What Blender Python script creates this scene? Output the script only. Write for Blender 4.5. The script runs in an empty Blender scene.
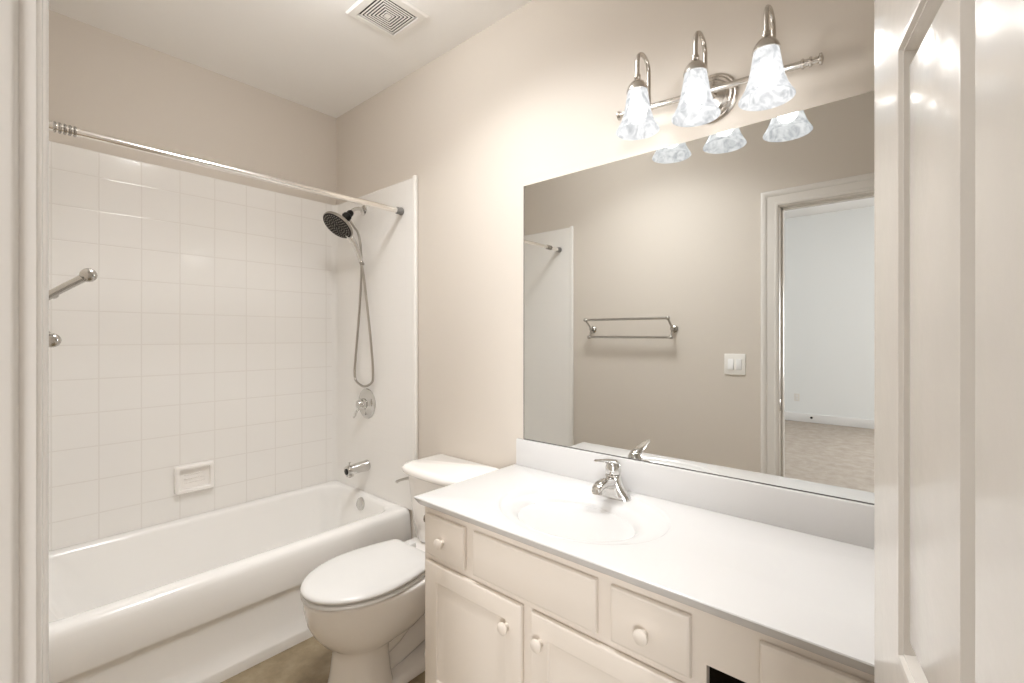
import bpy, bmesh, math, random
from math import sin, cos, pi, radians, sqrt, atan2
from mathutils import Vector, Matrix

S = bpy.context.scene
C = S.collection

# ------------------------------------------------------------------ camera
# x runs towards the mirror wall, y towards the tub wall; the camera stands in the doorway
cam_d = bpy.data.cameras.new('camera')
cam = bpy.data.objects.new('camera', cam_d)
C.objects.link(cam)
cam.location = (0.0, 0.0, 1.33)
cam.rotation_euler = (radians(90), 0, radians(-49.2))
cam_d.sensor_width = 36.0
cam_d.lens = 464.0 / 1024.0 * 36.0
cam_d.shift_y = -5.5 / 1024.0
cam_d.clip_start = 0.01
S.camera = cam

# ------------------------------------------------------------------ world, light, exposure
w = bpy.data.worlds.new('world')
S.world = w
w.use_nodes = True
w.node_tree.nodes['Background'].inputs[0].default_value = (0.75, 0.86, 1.0, 1)
w.node_tree.nodes['Background'].inputs[1].default_value = 1.0
S.view_settings.view_transform = 'Standard'
S.view_settings.look = 'None'
S.view_settings.exposure = 0.12
S.view_settings.gamma = 1.0
S.view_settings.use_curve_mapping = False
S.cycles.max_bounces = 14
S.cycles.diffuse_bounces = 8
S.cycles.glossy_bounces = 6
S.cycles.transparent_max_bounces = 12
S.cycles.sample_clamp_indirect = 40.0

BULB = 215.0          # strength of each vanity bulb
SHADE_GLOW = 0.84    # glow of the lit glass shades
DAY = 225.0          # daylight of the bedroom window

def area(name, loc, rot, sx, sy, power, col):
    d = bpy.data.lights.new(name, 'AREA')
    d.shape = 'RECTANGLE'
    d.size = sx
    d.size_y = sy
    d.energy = power
    d.color = col
    o = bpy.data.objects.new(name, d)
    C.objects.link(o)
    o.location = loc
    o.rotation_euler = rot
    return o

# daylight of the bedroom window, the lamp right at its pane
area('daylight_far', (-5.28, -2.45, 1.55), (radians(90), 0, radians(-90)), 1.7, 1.7, DAY, (0.98, 0.985, 1.0))

# added fill light below the ceiling, without a fixture, out of view
cl_d = bpy.data.lights.new('added_ceiling_fill', 'AREA')
cl_d.shape = 'DISK'
cl_d.size = 0.40
cl_d.spread = radians(130)
cl_d.energy = 13.5
cl_d.color = (0.965, 0.98, 1.0)
cl_o = bpy.data.objects.new('added_ceiling_fill', cl_d)
C.objects.link(cl_o)
cl_o.location = (0.78, 1.22, 2.735)
# second added fill, brightens the ceiling and upper walls
cg_d = bpy.data.lights.new('added_upper_fill', 'POINT')
cg_d.energy = 10.0
cg_d.color = (0.985, 0.99, 1.0)
cg_d.shadow_soft_size = 0.09
cg_o = bpy.data.objects.new('added_upper_fill', cg_d)
C.objects.link(cg_o)
cg_o.location = (0.78, 1.50, 2.66)

# ------------------------------------------------------------------ materials
def mat(name, col, rough=0.5, metal=0.0, spec=0.5, coat=0.0):
    m = bpy.data.materials.new(name)
    m.use_nodes = True
    b = m.node_tree.nodes['Principled BSDF']
    b.inputs['Base Color'].default_value = (*col, 1)
    b.inputs['Roughness'].default_value = rough
    b.inputs['Metallic'].default_value = metal
    b.inputs['Specular IOR Level'].default_value = spec
    if coat:
        b.inputs['Coat Weight'].default_value = coat
        b.inputs['Coat Roughness'].default_value = 0.05
    return m

def N(m, t, **kw):
    n = m.node_tree.nodes.new(t)
    for k, v in kw.items():
        setattr(n, k, v)
    return n

def L(m, a, b):
    m.node_tree.links.new(a, b)

def bump_noise(m, scale, strength, dist=0.002, detail=3.0):
    tc = N(m, 'ShaderNodeTexCoord')
    nz = N(m, 'ShaderNodeTexNoise')
    nz.inputs['Scale'].default_value = scale
    nz.inputs['Detail'].default_value = detail
    bp = N(m, 'ShaderNodeBump')
    bp.inputs['Strength'].default_value = strength
    bp.inputs['Distance'].default_value = dist
    L(m, tc.outputs['Object'], nz.inputs['Vector'])
    L(m, nz.outputs['Fac'], bp.inputs['Height'])
    L(m, bp.outputs['Normal'], m.node_tree.nodes['Principled BSDF'].inputs['Normal'])
    return m

def mottled(name, c1, c2, scale, rough, c3=None, scale2=None, detail=5.0):
    m = mat(name, c1, rough)
    tc = N(m, 'ShaderNodeTexCoord')
    nz = N(m, 'ShaderNodeTexNoise')
    nz.inputs['Scale'].default_value = scale
    nz.inputs['Detail'].default_value = detail
    nz.inputs['Roughness'].default_value = 0.65
    r = N(m, 'ShaderNodeValToRGB')
    r.color_ramp.elements[0].position = 0.32
    r.color_ramp.elements[0].color = (*c1, 1)
    r.color_ramp.elements[1].position = 0.68
    r.color_ramp.elements[1].color = (*c2, 1)
    if c3:
        e = r.color_ramp.elements.new(0.5)
        e.color = (*c3, 1)
    L(m, tc.outputs['Object'], nz.inputs['Vector'])
    L(m, nz.outputs['Fac'], r.inputs['Fac'])
    L(m, r.outputs['Color'], m.node_tree.nodes['Principled BSDF'].inputs['Base Color'])
    return m

M = {}
M['wall'] = bump_noise(mat('beige_paint', (0.655, 0.60, 0.535), 0.55, spec=0.3), 220, 0.10)
M['ceil'] = bump_noise(mat('ceiling_paint', (0.89, 0.875, 0.85), 0.8, spec=0.2), 160, 0.12)
M['trim'] = mat('trim_paint', (0.74, 0.71, 0.67), 0.22)
M['door'] = bump_noise(mat('door_gloss_paint', (0.70, 0.665, 0.62), 0.16), 26, 0.16, 0.0025, 4.0)
M['cab'] = bump_noise(mat('cabinet_paint', (0.77, 0.705, 0.63), 0.42), 90, 0.06)
M['porcelain'] = mat('white_porcelain', (0.90, 0.87, 0.835), 0.12, coat=0.3)
M['seat'] = mat('white_seat_plastic', (0.72, 0.71, 0.69), 0.25)
M['tub'] = mat('tub_enamel', (0.90, 0.885, 0.86), 0.16, coat=0.2)
M['marble'] = mat('cultured_marble', (0.65, 0.64, 0.63), 0.22, coat=0.2)
M['chrome'] = mat('chrome', (0.68, 0.67, 0.65), 0.10, 1.0)
M['hose'] = mat('steel_hose', (0.44, 0.41, 0.37), 0.28, 1.0)
M['satin'] = mat('satin_steel', (0.50, 0.48, 0.45), 0.24, 1.0)
M['chrome_dark'] = mat('darker_chrome', (0.42, 0.40, 0.37), 0.25, 1.0)  # darker metal tone shared by small fittings
M['nickel'] = mat('brushed_nickel', (0.58, 0.545, 0.50), 0.27, 1.0)
M['rod'] = mat('polished_rod', (0.88, 0.85, 0.81), 0.18, 1.0)
M['black'] = mat('black_plastic', (0.012, 0.011, 0.010), 0.4, spec=0.2)
M['nozzle'] = mat('pale_nozzle', (0.30, 0.275, 0.24), 0.5)
M['rubber'] = mat('grey_rubber', (0.22, 0.21, 0.20), 0.5)
M['rubber_dark'] = mat('dark_glass_edge', (0.09, 0.08, 0.07), 0.4)
M['plate'] = mat('white_switch_plastic', (0.84, 0.82, 0.78), 0.35)
M['dark'] = mat('vent_gap_shade', (0.035, 0.03, 0.025), 0.8)  # near-black colour stands for the shade between the vent louvres
M['dark_brown'] = mat('dark_brown_panel', (0.022, 0.016, 0.010), 0.9, spec=0.05)  # near-black brown for the boards inside the knee space
M['bed_wall'] = bump_noise(mat('pale_blue_paint', (0.89, 0.915, 0.925), 0.7, spec=0.2), 200, 0.08)
M['taupe'] = mat('bounce_cut_taupe', (0.42, 0.38, 0.34), 0.8)  # tone of an unseen wall, set dark to cut bounce on the jamb
M['white'] = mat('white_paint', (0.86, 0.86, 0.86), 0.5)
M['floor'] = mottled('stone_vinyl', (0.17, 0.125, 0.072), (0.36, 0.29, 0.19), 5.5, 0.42, (0.26, 0.20, 0.12))
M['carpet'] = bump_noise(mottled('beige_carpet', (0.40, 0.345, 0.29), (0.52, 0.46, 0.40), 9, 0.95), 400, 0.5, 0.006)

mm = bpy.data.materials.new('silvered_mirror')
mm.use_nodes = True
b = mm.node_tree.nodes['Principled BSDF']
b.inputs['Base Color'].default_value = (0.80, 0.81, 0.80, 1)
b.inputs['Metallic'].default_value = 1.0
b.inputs['Roughness'].default_value = 0.0
M['mirror'] = mm

# moulded tile pattern of the surround: shallow grooves, on x for the back, on y for the ends
def tile_mat():
    m = mat('moulded_tile_surround', (0.86, 0.84, 0.81), 0.12)
    nt = m.node_tree
    bs = nt.nodes['Principled BSDF']
    tc = N(m, 'ShaderNodeTexCoord')
    sep = N(m, 'ShaderNodeSeparateXYZ')
    L(m, tc.outputs['Object'], sep.inputs[0])
    geo = N(m, 'ShaderNodeNewGeometry')
    sn = N(m, 'ShaderNodeSeparateXYZ')
    L(m, geo.outputs['True Normal'], sn.inputs[0])

    def math_(op, a, b_=None, c_=None):
        n = N(m, 'ShaderNodeMath', operation=op)
        for i, v in enumerate((a, b_, c_)):
            if v is None:
                continue
            if isinstance(v, (int, float)):
                n.inputs[i].default_value = v
            else:
                L(m, v, n.inputs[i])
        return n.outputs[0]

    def groove(coord, off, step, half):
        t = math_('SUBTRACT', coord, off)
        t = math_('DIVIDE', t, step)
        t = math_('ADD', t, 0.5)
        t = math_('FRACT', t)
        t = math_('SUBTRACT', t, 0.5)
        t = math_('ABSOLUTE', t)
        t = math_('MULTIPLY', t, step)
        mr = N(m, 'ShaderNodeMapRange', interpolation_type='SMOOTHSTEP')
        L(m, t, mr.inputs['Value'])
        mr.inputs['From Min'].default_value = 0.0
        mr.inputs['From Max'].default_value = half
        mr.inputs['To Min'].default_value = 1.0
        mr.inputs['To Max'].default_value = 0.0
        return mr.outputs[0]

    gz = groove(sep.outputs['Z'], 1.8045, 0.1532, 0.0042)
    gx = groove(sep.outputs['X'], 0.3655, 0.1550, 0.0042)
    gy = groove(sep.outputs['Y'], 2.0500, 0.1550, 0.0042)
    isback = math_('GREATER_THAN', math_('ABSOLUTE', sn.outputs['Y']), 0.95)
    isend = math_('GREATER_THAN', math_('ABSOLUTE', sn.outputs['X']), 0.95)
    v = math_('ADD', math_('MULTIPLY', gx, isback), math_('MULTIPLY', math_('MULTIPLY', gy, isend), 0.12))
    flat = math_('ADD', isback, math_('MULTIPLY', isend, 0.12))
    h = math_('MULTIPLY', gz, flat)
    g = math_('MAXIMUM', v, h)
    mx = N(m, 'ShaderNodeMix', data_type='RGBA')
    mx.inputs[6].default_value = (0.86, 0.84, 0.81, 1)
    mx.inputs[7].default_value = (0.67, 0.63, 0.585, 1)
    L(m, math_('MULTIPLY', g, 0.42), mx.inputs[0])
    L(m, mx.outputs[2], bs.inputs['Base Color'])
    inv = math_('SUBTRACT', 1.0, g)
    bp = N(m, 'ShaderNodeBump')
    bp.inputs['Strength'].default_value = 0.28
    bp.inputs['Distance'].default_value = 0.0016
    L(m, inv, bp.inputs['Height'])
    L(m, bp.outputs['Normal'], bs.inputs['Normal'])
    return m
M['tile'] = tile_mat()

# lit alabaster glass: lets part of the bulb's light through and glows
def glass_mat():
    m = bpy.data.materials.new('alabaster_glass')
    m.use_nodes = True
    nt = m.node_tree
    nt.nodes.clear()
    out = N(m, 'ShaderNodeOutputMaterial')
    tc = N(m, 'ShaderNodeTexCoord')
    nz = N(m, 'ShaderNodeTexNoise')
    nz.inputs['Scale'].default_value = 22
    nz.inputs['Detail'].default_value = 4
    nz.inputs['Distortion'].default_value = 1.8
    L(m, tc.outputs['Object'], nz.inputs['Vector'])
    r = N(m, 'ShaderNodeValToRGB')
    r.color_ramp.elements[0].position = 0.35
    r.color_ramp.elements[0].color = (0.50, 0.515, 0.53, 1)
    r.color_ramp.elements[1].position = 0.60
    r.color_ramp.elements[1].color = (0.86, 0.865, 0.87, 1)
    L(m, nz.outputs['Fac'], r.inputs['Fac'])
    tr = N(m, 'ShaderNodeBsdfTransparent')
    tr.inputs['Color'].default_value = (0.95, 0.95, 0.95, 1)
    tl = N(m, 'ShaderNodeBsdfTranslucent')
    df = N(m, 'ShaderNodeBsdfDiffuse')
    tl.inputs['Color'].default_value = (0.003, 0.003, 0.003, 1)
    df.inputs['Color'].default_value = (0.003, 0.003, 0.003, 1)
    gl = N(m, 'ShaderNodeBsdfGlossy')
    gl.inputs['Roughness'].default_value = 0.15
    em = N(m, 'ShaderNodeEmission')
    L(m, r.outputs['Color'], em.inputs['Color'])
    em.inputs['Strength'].default_value = SHADE_GLOW
    a1 = N(m, 'ShaderNodeMixShader'); a1.inputs[0].default_value = 0.45
    L(m, tl.outputs[0], a1.inputs[1]); L(m, df.outputs[0], a1.inputs[2])
    a2 = N(m, 'ShaderNodeMixShader'); a2.inputs[0].default_value = 0.05
    L(m, a1.outputs[0], a2.inputs[1]); L(m, gl.outputs[0], a2.inputs[2])
    a3 = N(m, 'ShaderNodeMixShader'); a3.inputs[0].default_value = 0.23
    L(m, a2.outputs[0], a3.inputs[1]); L(m, tr.outputs[0], a3.inputs[2])
    ad = N(m, 'ShaderNodeAddShader')
    L(m, a3.outputs[0], ad.inputs[0]); L(m, em.outputs[0], ad.inputs[1])
    L(m, ad.outputs[0], out.inputs['Surface'])
    return m
M['glass'] = glass_mat()

def emit_mat(name, col, strength):
    m = bpy.data.materials.new(name)
    m.use_nodes = True
    m.node_tree.nodes.clear()
    out = N(m, 'ShaderNodeOutputMaterial')
    e = N(m, 'ShaderNodeEmission')
    e.inputs['Color'].default_value = (*col, 1)
    e.inputs['Strength'].default_value = strength
    L(m, e.outputs[0], out.inputs['Surface'])
    return m
M['bulb'] = emit_mat('lit_bulb', (1.0, 0.97, 0.93), BULB)

# ------------------------------------------------------------------ mesh helpers
def box(bm, x0, x1, y0, y1, z0, z1, bev=0.0, seg=2, rot=None):
    r = bmesh.ops.create_cube(bm, size=1.0)
    vs = r['verts']
    bmesh.ops.scale(bm, vec=(x1 - x0, y1 - y0, z1 - z0), verts=vs)
    bmesh.ops.translate(bm, vec=((x0 + x1) / 2, (y0 + y1) / 2, (z0 + z1) / 2), verts=vs)
    if bev > 0:
        es = list({e for v in vs for e in v.link_edges})
        res = bmesh.ops.bevel(bm, geom=es, offset=bev, segments=seg, profile=0.5, affect='EDGES')
        vs = list({v for f in res['faces'] for v in f.verts} | {v for v in vs if v.is_valid})
    if rot is not None:
        bmesh.ops.transform(bm, matrix=rot, verts=vs)
    return vs

def loft(bm, rings, cap0=True, cap1=True, closed=True):
    rows = [[bm.verts.new(p) for p in ring] for ring in rings]
    n = len(rows[0])
    for a, b_ in zip(rows, rows[1:]):
        for i in range(n if closed else n - 1):
            j = (i + 1) % n
            bm.faces.new((a[i], a[j], b_[j], b_[i]))
    if closed and cap0:
        bm.faces.new(list(reversed(rows[0])))
    if closed and cap1:
        bm.faces.new(rows[-1])
    return rows

def frame_of(d):
    d = Vector(d).normalized()
    up = Vector((0, 0, 1)) if abs(d.z) < 0.9 else Vector((0, 1, 0))
    a = d.cross(up).normalized()
    return a, d.cross(a).normalized()

def lathe(bm, prof, origin=(0, 0, 0), axis=(0, 0, 1), seg=32, cap0=True, cap1=True, sx=1.0, sy=1.0):
    o = Vector(origin)
    d = Vector(axis).normalized()
    a, b_ = frame_of(d)
    rings = []
    for r, h in prof:
        r = max(r, 1e-5)
        rings.append([o + d * h + a * (r * sx * cos(2 * pi * k / seg)) + b_ * (r * sy * sin(2 * pi * k / seg)) for k in range(seg)])
    loft(bm, rings, cap0, cap1)

def catmull(pts, n=6):
    P = [Vector(p) for p in pts]
    P = [P[0] * 2 - P[1]] + P + [P[-1] * 2 - P[-2]]
    out = []
    for i in range(1, len(P) - 2):
        p0, p1, p2, p3 = P[i - 1:i + 3]
        for k in range(n):
            t = k / n
            out.append(0.5 * ((2 * p1) + (p2 - p0) * t + (2 * p0 - 5 * p1 + 4 * p2 - p3) * t * t + (3 * p1 - p0 - 3 * p2 + p3) * t ** 3))
    out.append(P[-2])
    return out

def tube(bm, pts, r, seg=12, smooth=0, flat=None):
    P = catmull(pts, smooth) if smooth else [Vector(p) for p in pts]
    n = len(P)
    if not callable(r):
        if isinstance(r, (int, float)):
            rv = float(r)
            rf = lambda t: rv
        else:
            rl = list(r)
            def rf(t):
                x = t * (len(rl) - 1)
                i = min(int(x), len(rl) - 2)
                return rl[i] + (rl[i + 1] - rl[i]) * (x - i)
    else:
        rf = r
    rings = []
    t0 = (P[1] - P[0]).normalized()
    a, b_ = frame_of(t0)
    for i, p in enumerate(P):
        t = (P[min(i + 1, n - 1)] - P[max(i - 1, 0)]).normalized()
        a = (a - t * a.dot(t)).normalized()
        b_ = t.cross(a)
        rr = rf(i / (n - 1))
        fb = flat if flat else 1.0
        rings.append([p + a * rr * cos(2 * pi * k / seg) + b_ * rr * fb * sin(2 * pi * k / seg) for k in range(seg)])
    loft(bm, rings)

def rrect(x0, x1, y0, y1, r, z, n=8, radii=None):
    """rounded rectangle ring, counter-clockwise, 4*(n+1) points"""
    rs = radii or (r, r, r, r)
    pts = []
    for k, (cx, cy, a0) in enumerate(((x1, y1, 0), (x0, y1, 90), (x0, y0, 180), (x1, y0, 270))):
        rk = rs[k]
        sx = -1 if k in (0, 3) else 1
        sy = -1 if k in (0, 1) else 1
        ox, oy = cx + sx * rk, cy + sy * rk
        for i in range(n + 1):
            a = radians(a0 + 90 * i / n)
            pts.append(Vector((ox + rk * cos(a), oy + rk * sin(a), z)))
    return pts

WM = {}
def root(name, loc, label=None, cat=None, group=None, kind=None, rotz=0.0):
    o = bpy.data.objects.new(name, None)
    C.objects.link(o)
    o.location = loc
    o.rotation_euler = (0, 0, rotz)
    o.empty_display_size = 0.05
    WM[o.name] = Matrix.Translation(loc) @ Matrix.Rotation(rotz, 4, 'Z')
    tag(o, label, cat, group, kind)
    return o

def tag(o, label=None, cat=None, group=None, kind=None):
    if label: o['label'] = label
    if cat: o['category'] = cat
    if group: o['group'] = group
    if kind: o['kind'] = kind
    return o

def obj(name, bm, m, parent=None, smooth=True, angle=35, label=None, kind=None, local=False):
    """links a bmesh given in world coordinates (or in its parent's, if local) as one mesh object"""
    bmesh.ops.recalc_face_normals(bm, faces=bm.faces)
    if parent is not None and not local:
        bmesh.ops.transform(bm, matrix=WM[parent.name].inverted(), verts=bm.verts)
    me = bpy.data.meshes.new(name)
    bm.to_mesh(me)
    bm.free()
    me.materials.append(m)
    if smooth:
        for p in me.polygons:
            p.use_smooth = True
        me.set_sharp_from_angle(angle=radians(angle))
    o = bpy.data.objects.new(name, me)
    C.objects.link(o)
    if parent is not None:
        o.parent = parent
        WM[o.name] = WM[parent.name].copy()
    else:
        WM[o.name] = Matrix()
    if label: o['label'] = label
    if kind: o['kind'] = kind
    return o

def struct(name, bm, m, label, cat, parent=None, **kw):
    o = obj(name, bm, m, parent, **kw)
    if parent is None:
        tag(o, label, cat, kind='structure')
    return o

def B(*boxes, bev=0.0, seg=2):
    bm = bmesh.new()
    for b_ in boxes:
        box(bm, *b_, bev=bev, seg=seg)
    return bm

# ------------------------------------------------------------------ the room
W = 1.534           # mirror wall
XL = 0.030          # inner face of the doorway wall
YB = 2.828          # tub wall
YF = -0.42          # wall at the right end of the vanity
H = 2.742
OY0, OY1, OH = -0.147, 0.580, 2.075      # door opening

struct('floor', B((-0.03, W, YF, YB, -0.06, 0.0)), M['floor'], 'tan mottled stone-look bathroom floor', 'floor', smooth=False)
struct('ceiling', B((-0.08, W + 0.1, YF - 0.1, YB + 0.1, H, H + 0.06)), M['ceil'], 'white painted bathroom ceiling', 'ceiling', smooth=False)
struct('wall_right', B((W, W + 0.1, YF - 0.1, YB + 0.1, -0.06, H)), M['wall'], 'beige painted wall behind the mirror and toilet', 'wall', smooth=False)
struct('wall_back', B((-0.08, W, YB, YB + 0.1, -0.06, H)), M['wall'], 'beige painted wall above the bathtub', 'wall', smooth=False)
struct('wall_front', B((-0.08, W, YF - 0.1, YF, -0.06, H)), M['wall'], 'beige painted wall at the right end of the vanity', 'wall', smooth=False)
# doorway wall: one mesh, bathroom faces beige
bm = bmesh.new()
box(bm, -0.08, XL, OY1 + 0.02, YB, -0.06, H)
box(bm, -0.08, XL, YF, OY0 - 0.02, -0.06, H)
box(bm, -0.08, XL, OY0 - 0.02, OY1 + 0.02, OH + 0.02, H)
struct('wall_left', bm, M['wall'], 'beige painted wall with the doorway, seen in the mirror', 'wall', smooth=False)

# door frame: jamb, stops and casings on both sides
jamb = root('trim_1', (0, (OY0 + OY1) / 2, 0), 'off-white painted door frame around the open doorway', 'door frame', kind='structure')
bm = bmesh.new()
for (a, b_) in ((OY1, OY1 + 0.02), (OY0 - 0.02, OY0)):
    box(bm, -0.085, XL - 0.0045, a, b_, 0, OH, bev=0.0065, seg=4)
box(bm, -0.085, XL - 0.0045, OY0 - 0.02, OY1 + 0.02, OH, OH + 0.02, bev=0.0065, seg=4)
obj('jamb', bm, M['trim'], jamb)
bm = bmesh.new()
box(bm, -0.055, -0.018, OY1 - 0.012, OY1 + 0.001, 0, OH, bev=0.002)
box(bm, -0.055, -0.018, OY0 - 0.001, OY0 + 0.012, 0, OH, bev=0.002)
box(bm, -0.055, -0.018, OY0, OY1, OH - 0.012, OH + 0.001, bev=0.002)
obj('door_stop_strip', bm, M['trim'], jamb)

def casing(side):
    """moulded casing; side +1 bathroom face, -1 bedroom face; profile (distance from the opening, thickness)"""
    prof = [(0.005, -0.010), (0.005, 0.0055), (0.008, 0.0085), (0.013, 0.0105), (0.020, 0.0105), (0.024, 0.008), (0.060, 0.010), (0.064, 0.014), (0.074, 0.0185),
            (0.086, 0.0195), (0.092, 0.017), (0.094, 0.012), (0.094, -0.004)]
    x0 = XL if side > 0 else -0.08
    bm = bmesh.new()
    path = [(OY1, 0, 1, 0), (OY1, OH, 1, 1), (OY0, OH, -1, 1), (OY0, 0, -1, 0)]
    rows = []
    for (y, z, dy, dz) in path:
        rows.append([Vector((x0 + side * t, y + dy * d, z + dz * d)) for d, t in prof])
    loft(bm, rows)
    return bm
obj('casing', casing(1), M['trim'], jamb, angle=28)
obj('casing', casing(-1), M['trim'], jamb, angle=28)
bm = bmesh.new()
box(bm, -0.012, 0.018, OY1 - 0.0016, OY1 + 0.001, 0.895, 0.965, bev=0.0008)
sp = obj('strike_plate', bm, M['chrome_dark'], jamb, label='small dark metal strike plate')

# baseboards
struct('baseboard_right', B((W - 0.014, W, 1.28, 1.985, 0, 0.09), bev=0.003), M['trim'], 'white baseboard on the wall behind the toilet', 'baseboard')
struct('baseboard_left', B((XL, XL + 0.014, OY1 + 0.096, 1.985, 0, 0.09), bev=0.003), M['trim'], 'white baseboard on the doorway wall beside the tub', 'baseboard')

# the bedroom behind the doorway, seen in the mirror
BX, BY0, BY1, BH = -5.36, -3.6, 3.4, 3.19
struct('floor_bedroom', B((BX, -0.03, BY0, BY1, -0.06, -0.001)), M['carpet'], 'beige carpet of the bedroom seen through the doorway in the mirror', 'floor', smooth=False)
struct('ceiling_bedroom', B((BX - 0.1, -0.08, BY0 - 0.1, BY1 + 0.1, BH, BH + 0.06)), M['white'], 'white bedroom ceiling seen in the mirror', 'ceiling', smooth=False)
bm = bmesh.new()
WY0, WY1, WZ0, WZ1 = -3.35, -1.55, 0.65, 2.45
for b_ in ((BX - 0.1, BX, WY1, BY1, -0.06, BH), (BX - 0.1, BX, BY0, WY0, -0.06, BH), (BX - 0.1, BX, WY0, WY1, -0.06, WZ0), (BX - 0.1, BX, WY0, WY1, WZ1, BH)):
    box(bm, *b_)
struct('wall_bedroom_far', bm, M['bed_wall'], 'pale blue far wall of the bedroom reflected in the mirror', 'wall', smooth=False)
struct('wall_bedroom_right', B((BX, -0.08, BY0 - 0.1, BY0, -0.06, BH)), M['taupe'], 'unseen bedroom wall on the right, toned dark to cut bounce light', 'wall', smooth=False)
struct('wall_bedroom_left', B((BX, -0.08, BY1, BY1 + 0.1, -0.06, BH)), M['bed_wall'], 'pale blue bedroom side wall', 'wall', smooth=False)
bm = bmesh.new()
for b_ in ((-0.10, -0.08, OY1 + 0.02, BY1, -0.06, BH), (-0.10, -0.08, BY0, OY0 - 0.02, -0.06, BH), (-0.10, -0.08, OY0 - 0.02, OY1 + 0.02, OH + 0.02, BH)):
    box(bm, *b_)
wbn = struct('wall_bedroom_near', bm, M['bed_wall'], 'pale blue bedroom side of the doorway wall', 'wall', smooth=False)
glass = mat('window_glass', (1, 1, 1), 0.0)
glass.node_tree.nodes['Principled BSDF'].inputs['Transmission Weight'].default_value = 1.0

win = root('window_1', (BX, (WY0 + WY1) / 2, WZ0), 'white framed bedroom window in the far wall', 'window', kind='structure')
wb = lambda a, b_, z0, z1, d0, d1: (BX - 0.09 + d0, BX - 0.09 + d1, a, b_, z0, z1)
wm_ = (WY0 + WY1) / 2
obj('window_frame', B(wb(WY0, WY0 + .05, WZ0, WZ1, 0, .05), wb(WY1 - .05, WY1, WZ0, WZ1, 0, .05), wb(WY0, WY1, WZ0, WZ0 + .05, 0, .05),
                      wb(WY0, WY1, WZ1 - .05, WZ1, 0, .05), wb(wm_ - .025, wm_ + .025, WZ0, WZ1, 0, .05)), M['white'], win, smooth=False)
obj('pane', B(wb(WY0 + .04, WY1 - .04, WZ0 + .04, WZ1 - .04, .02, .026)), glass, win, smooth=False)
struct('baseboard_bedroom', B((BX, BX + 0.016, BY0, BY1, 0, 0.13), bev=0.004), M['white'], 'white baseboard along the bedroom far wall', 'baseboard')

# door stop on the bedroom baseboard and an outlet above it
ds = root('door_stop', (BX + 0.016, 1.165, 0.085), 'small spring door stop with dark tip on the bedroom baseboard', 'door stop')
bm = bmesh.new(); lathe(bm, [(0.022, 0), (0.022, 0.004), (0.009, 0.010), (0.008, 0.06)], (BX + 0.016, 1.165, 0.085), (1, 0, 0), 16)
obj('spring', bm, M['plate'], ds)
bm = bmesh.new(); lathe(bm, [(0.015, 0.058), (0.017, 0.064), (0.017, 0.078), (0.013, 0.083)], (BX + 0.016, 1.165, 0.085), (1, 0, 0), 16)
obj('bumper_tip', bm, M['black'], ds, label='dark rubber tip')
ol = root('wall_outlet', (BX, 1.37, 0.37), 'white wall outlet low on the pale blue bedroom wall', 'outlet')
obj('cover_plate', B((BX, BX + 0.006, 1.335, 1.405, 0.312, 0.428), bev=0.003), M['plate'], ol)
obj('receptacle', B((BX + 0.005, BX + 0.009, 1.352, 1.388, 0.376, 0.410), (BX + 0.005, BX + 0.009, 1.352, 1.388, 0.330, 0.364), bev=0.002), M['white'], ol)

# ------------------------------------------------------------------ the open door (six panels), local frame: hinge pin at origin, leaf along +x, hall face at +y
DL, DT = 0.719, 0.035
pin = Vector((XL + 0.002, OY0 + 0.002, 0))
# leaf direction in plan: mostly +x, a little +y
rz = radians(11.75)
door = root('door_1', pin, 'off-white glossy six-panel door standing open at right', 'door', kind='structure', rotz=rz)

def door_leaf():
    z0, z1 = 0.012, 2.045
    st = 0.112
    mu = 0.071
    pw = (DL - 2 * st - mu) / 2
    cols = [(st, st + pw), (st + pw + mu, DL - st)]
    rows = [(0.235, 0.80), (1.000, 1.626), (1.715, 1.925)]
    bm = bmesh.new()
    xs = sorted({0.0, DL, *[v for c in cols for v in c]})
    zs = sorted({z0, z1, *[v for r in rows for v in r]})
    def is_panel(xa, xb, za, zb):
        return any(abs(c[0] - xa) < 1e-6 and abs(c[1] - xb) < 1e-6 for c in cols) and any(abs(r[0] - za) < 1e-6 and abs(r[1] - zb) < 1e-6 for r in rows)
    for yf, sgn in ((DT, 1), (0.0, -1)):
        for xa, xb in zip(xs, xs[1:]):
            for za, zb in zip(zs, zs[1:]):
                if not is_panel(xa, xb, za, zb):
                    vs = [bm.verts.new((x, yf, z)) for x, z in ((xa, za), (xb, za), (xb, zb), (xa, zb))]
                    bm.faces.new(vs)
                else:
                    # sticking down, groove, bevel up, raised field
                    prof = [(0, 0), (0.005, 0.0010), (0.008, 0.0045), (0.0095, 0.0045), (0.013, 0.0150), (0.017, 0.0165), (0.024, 0.0165), (0.039, 0.0030), (0.041, 0.0026)]
                    rings = []
                    for i, dpt in prof:
                        y = yf - sgn * dpt
                        rings.append([Vector((xa + i, y, za + i)), Vector((xb - i, y, za + i)), Vector((xb - i, y, zb - i)), Vector((xa + i, y, zb - i))])
                    loft(bm, rings, cap0=False, cap1=True)
    # edges of the leaf
    for (p, q) in (((0, z0), (DL, z0)), ((DL, z0), (DL, z1)), ((DL, z1), (0, z1)), ((0, z1), (0, z0))):
        vs = [bm.verts.new((p[0], 0, p[1])), bm.verts.new((q[0], 0, q[1])), bm.verts.new((q[0], DT, q[1])), bm.verts.new((p[0], DT, p[1]))]
        bm.faces.new(vs)
    bmesh.ops.remove_doubles(bm, verts=bm.verts, dist=1e-5)
    return bm
leaf = obj('door_leaf', door_leaf(), M['door'], door, angle=20, local=True)
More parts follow.
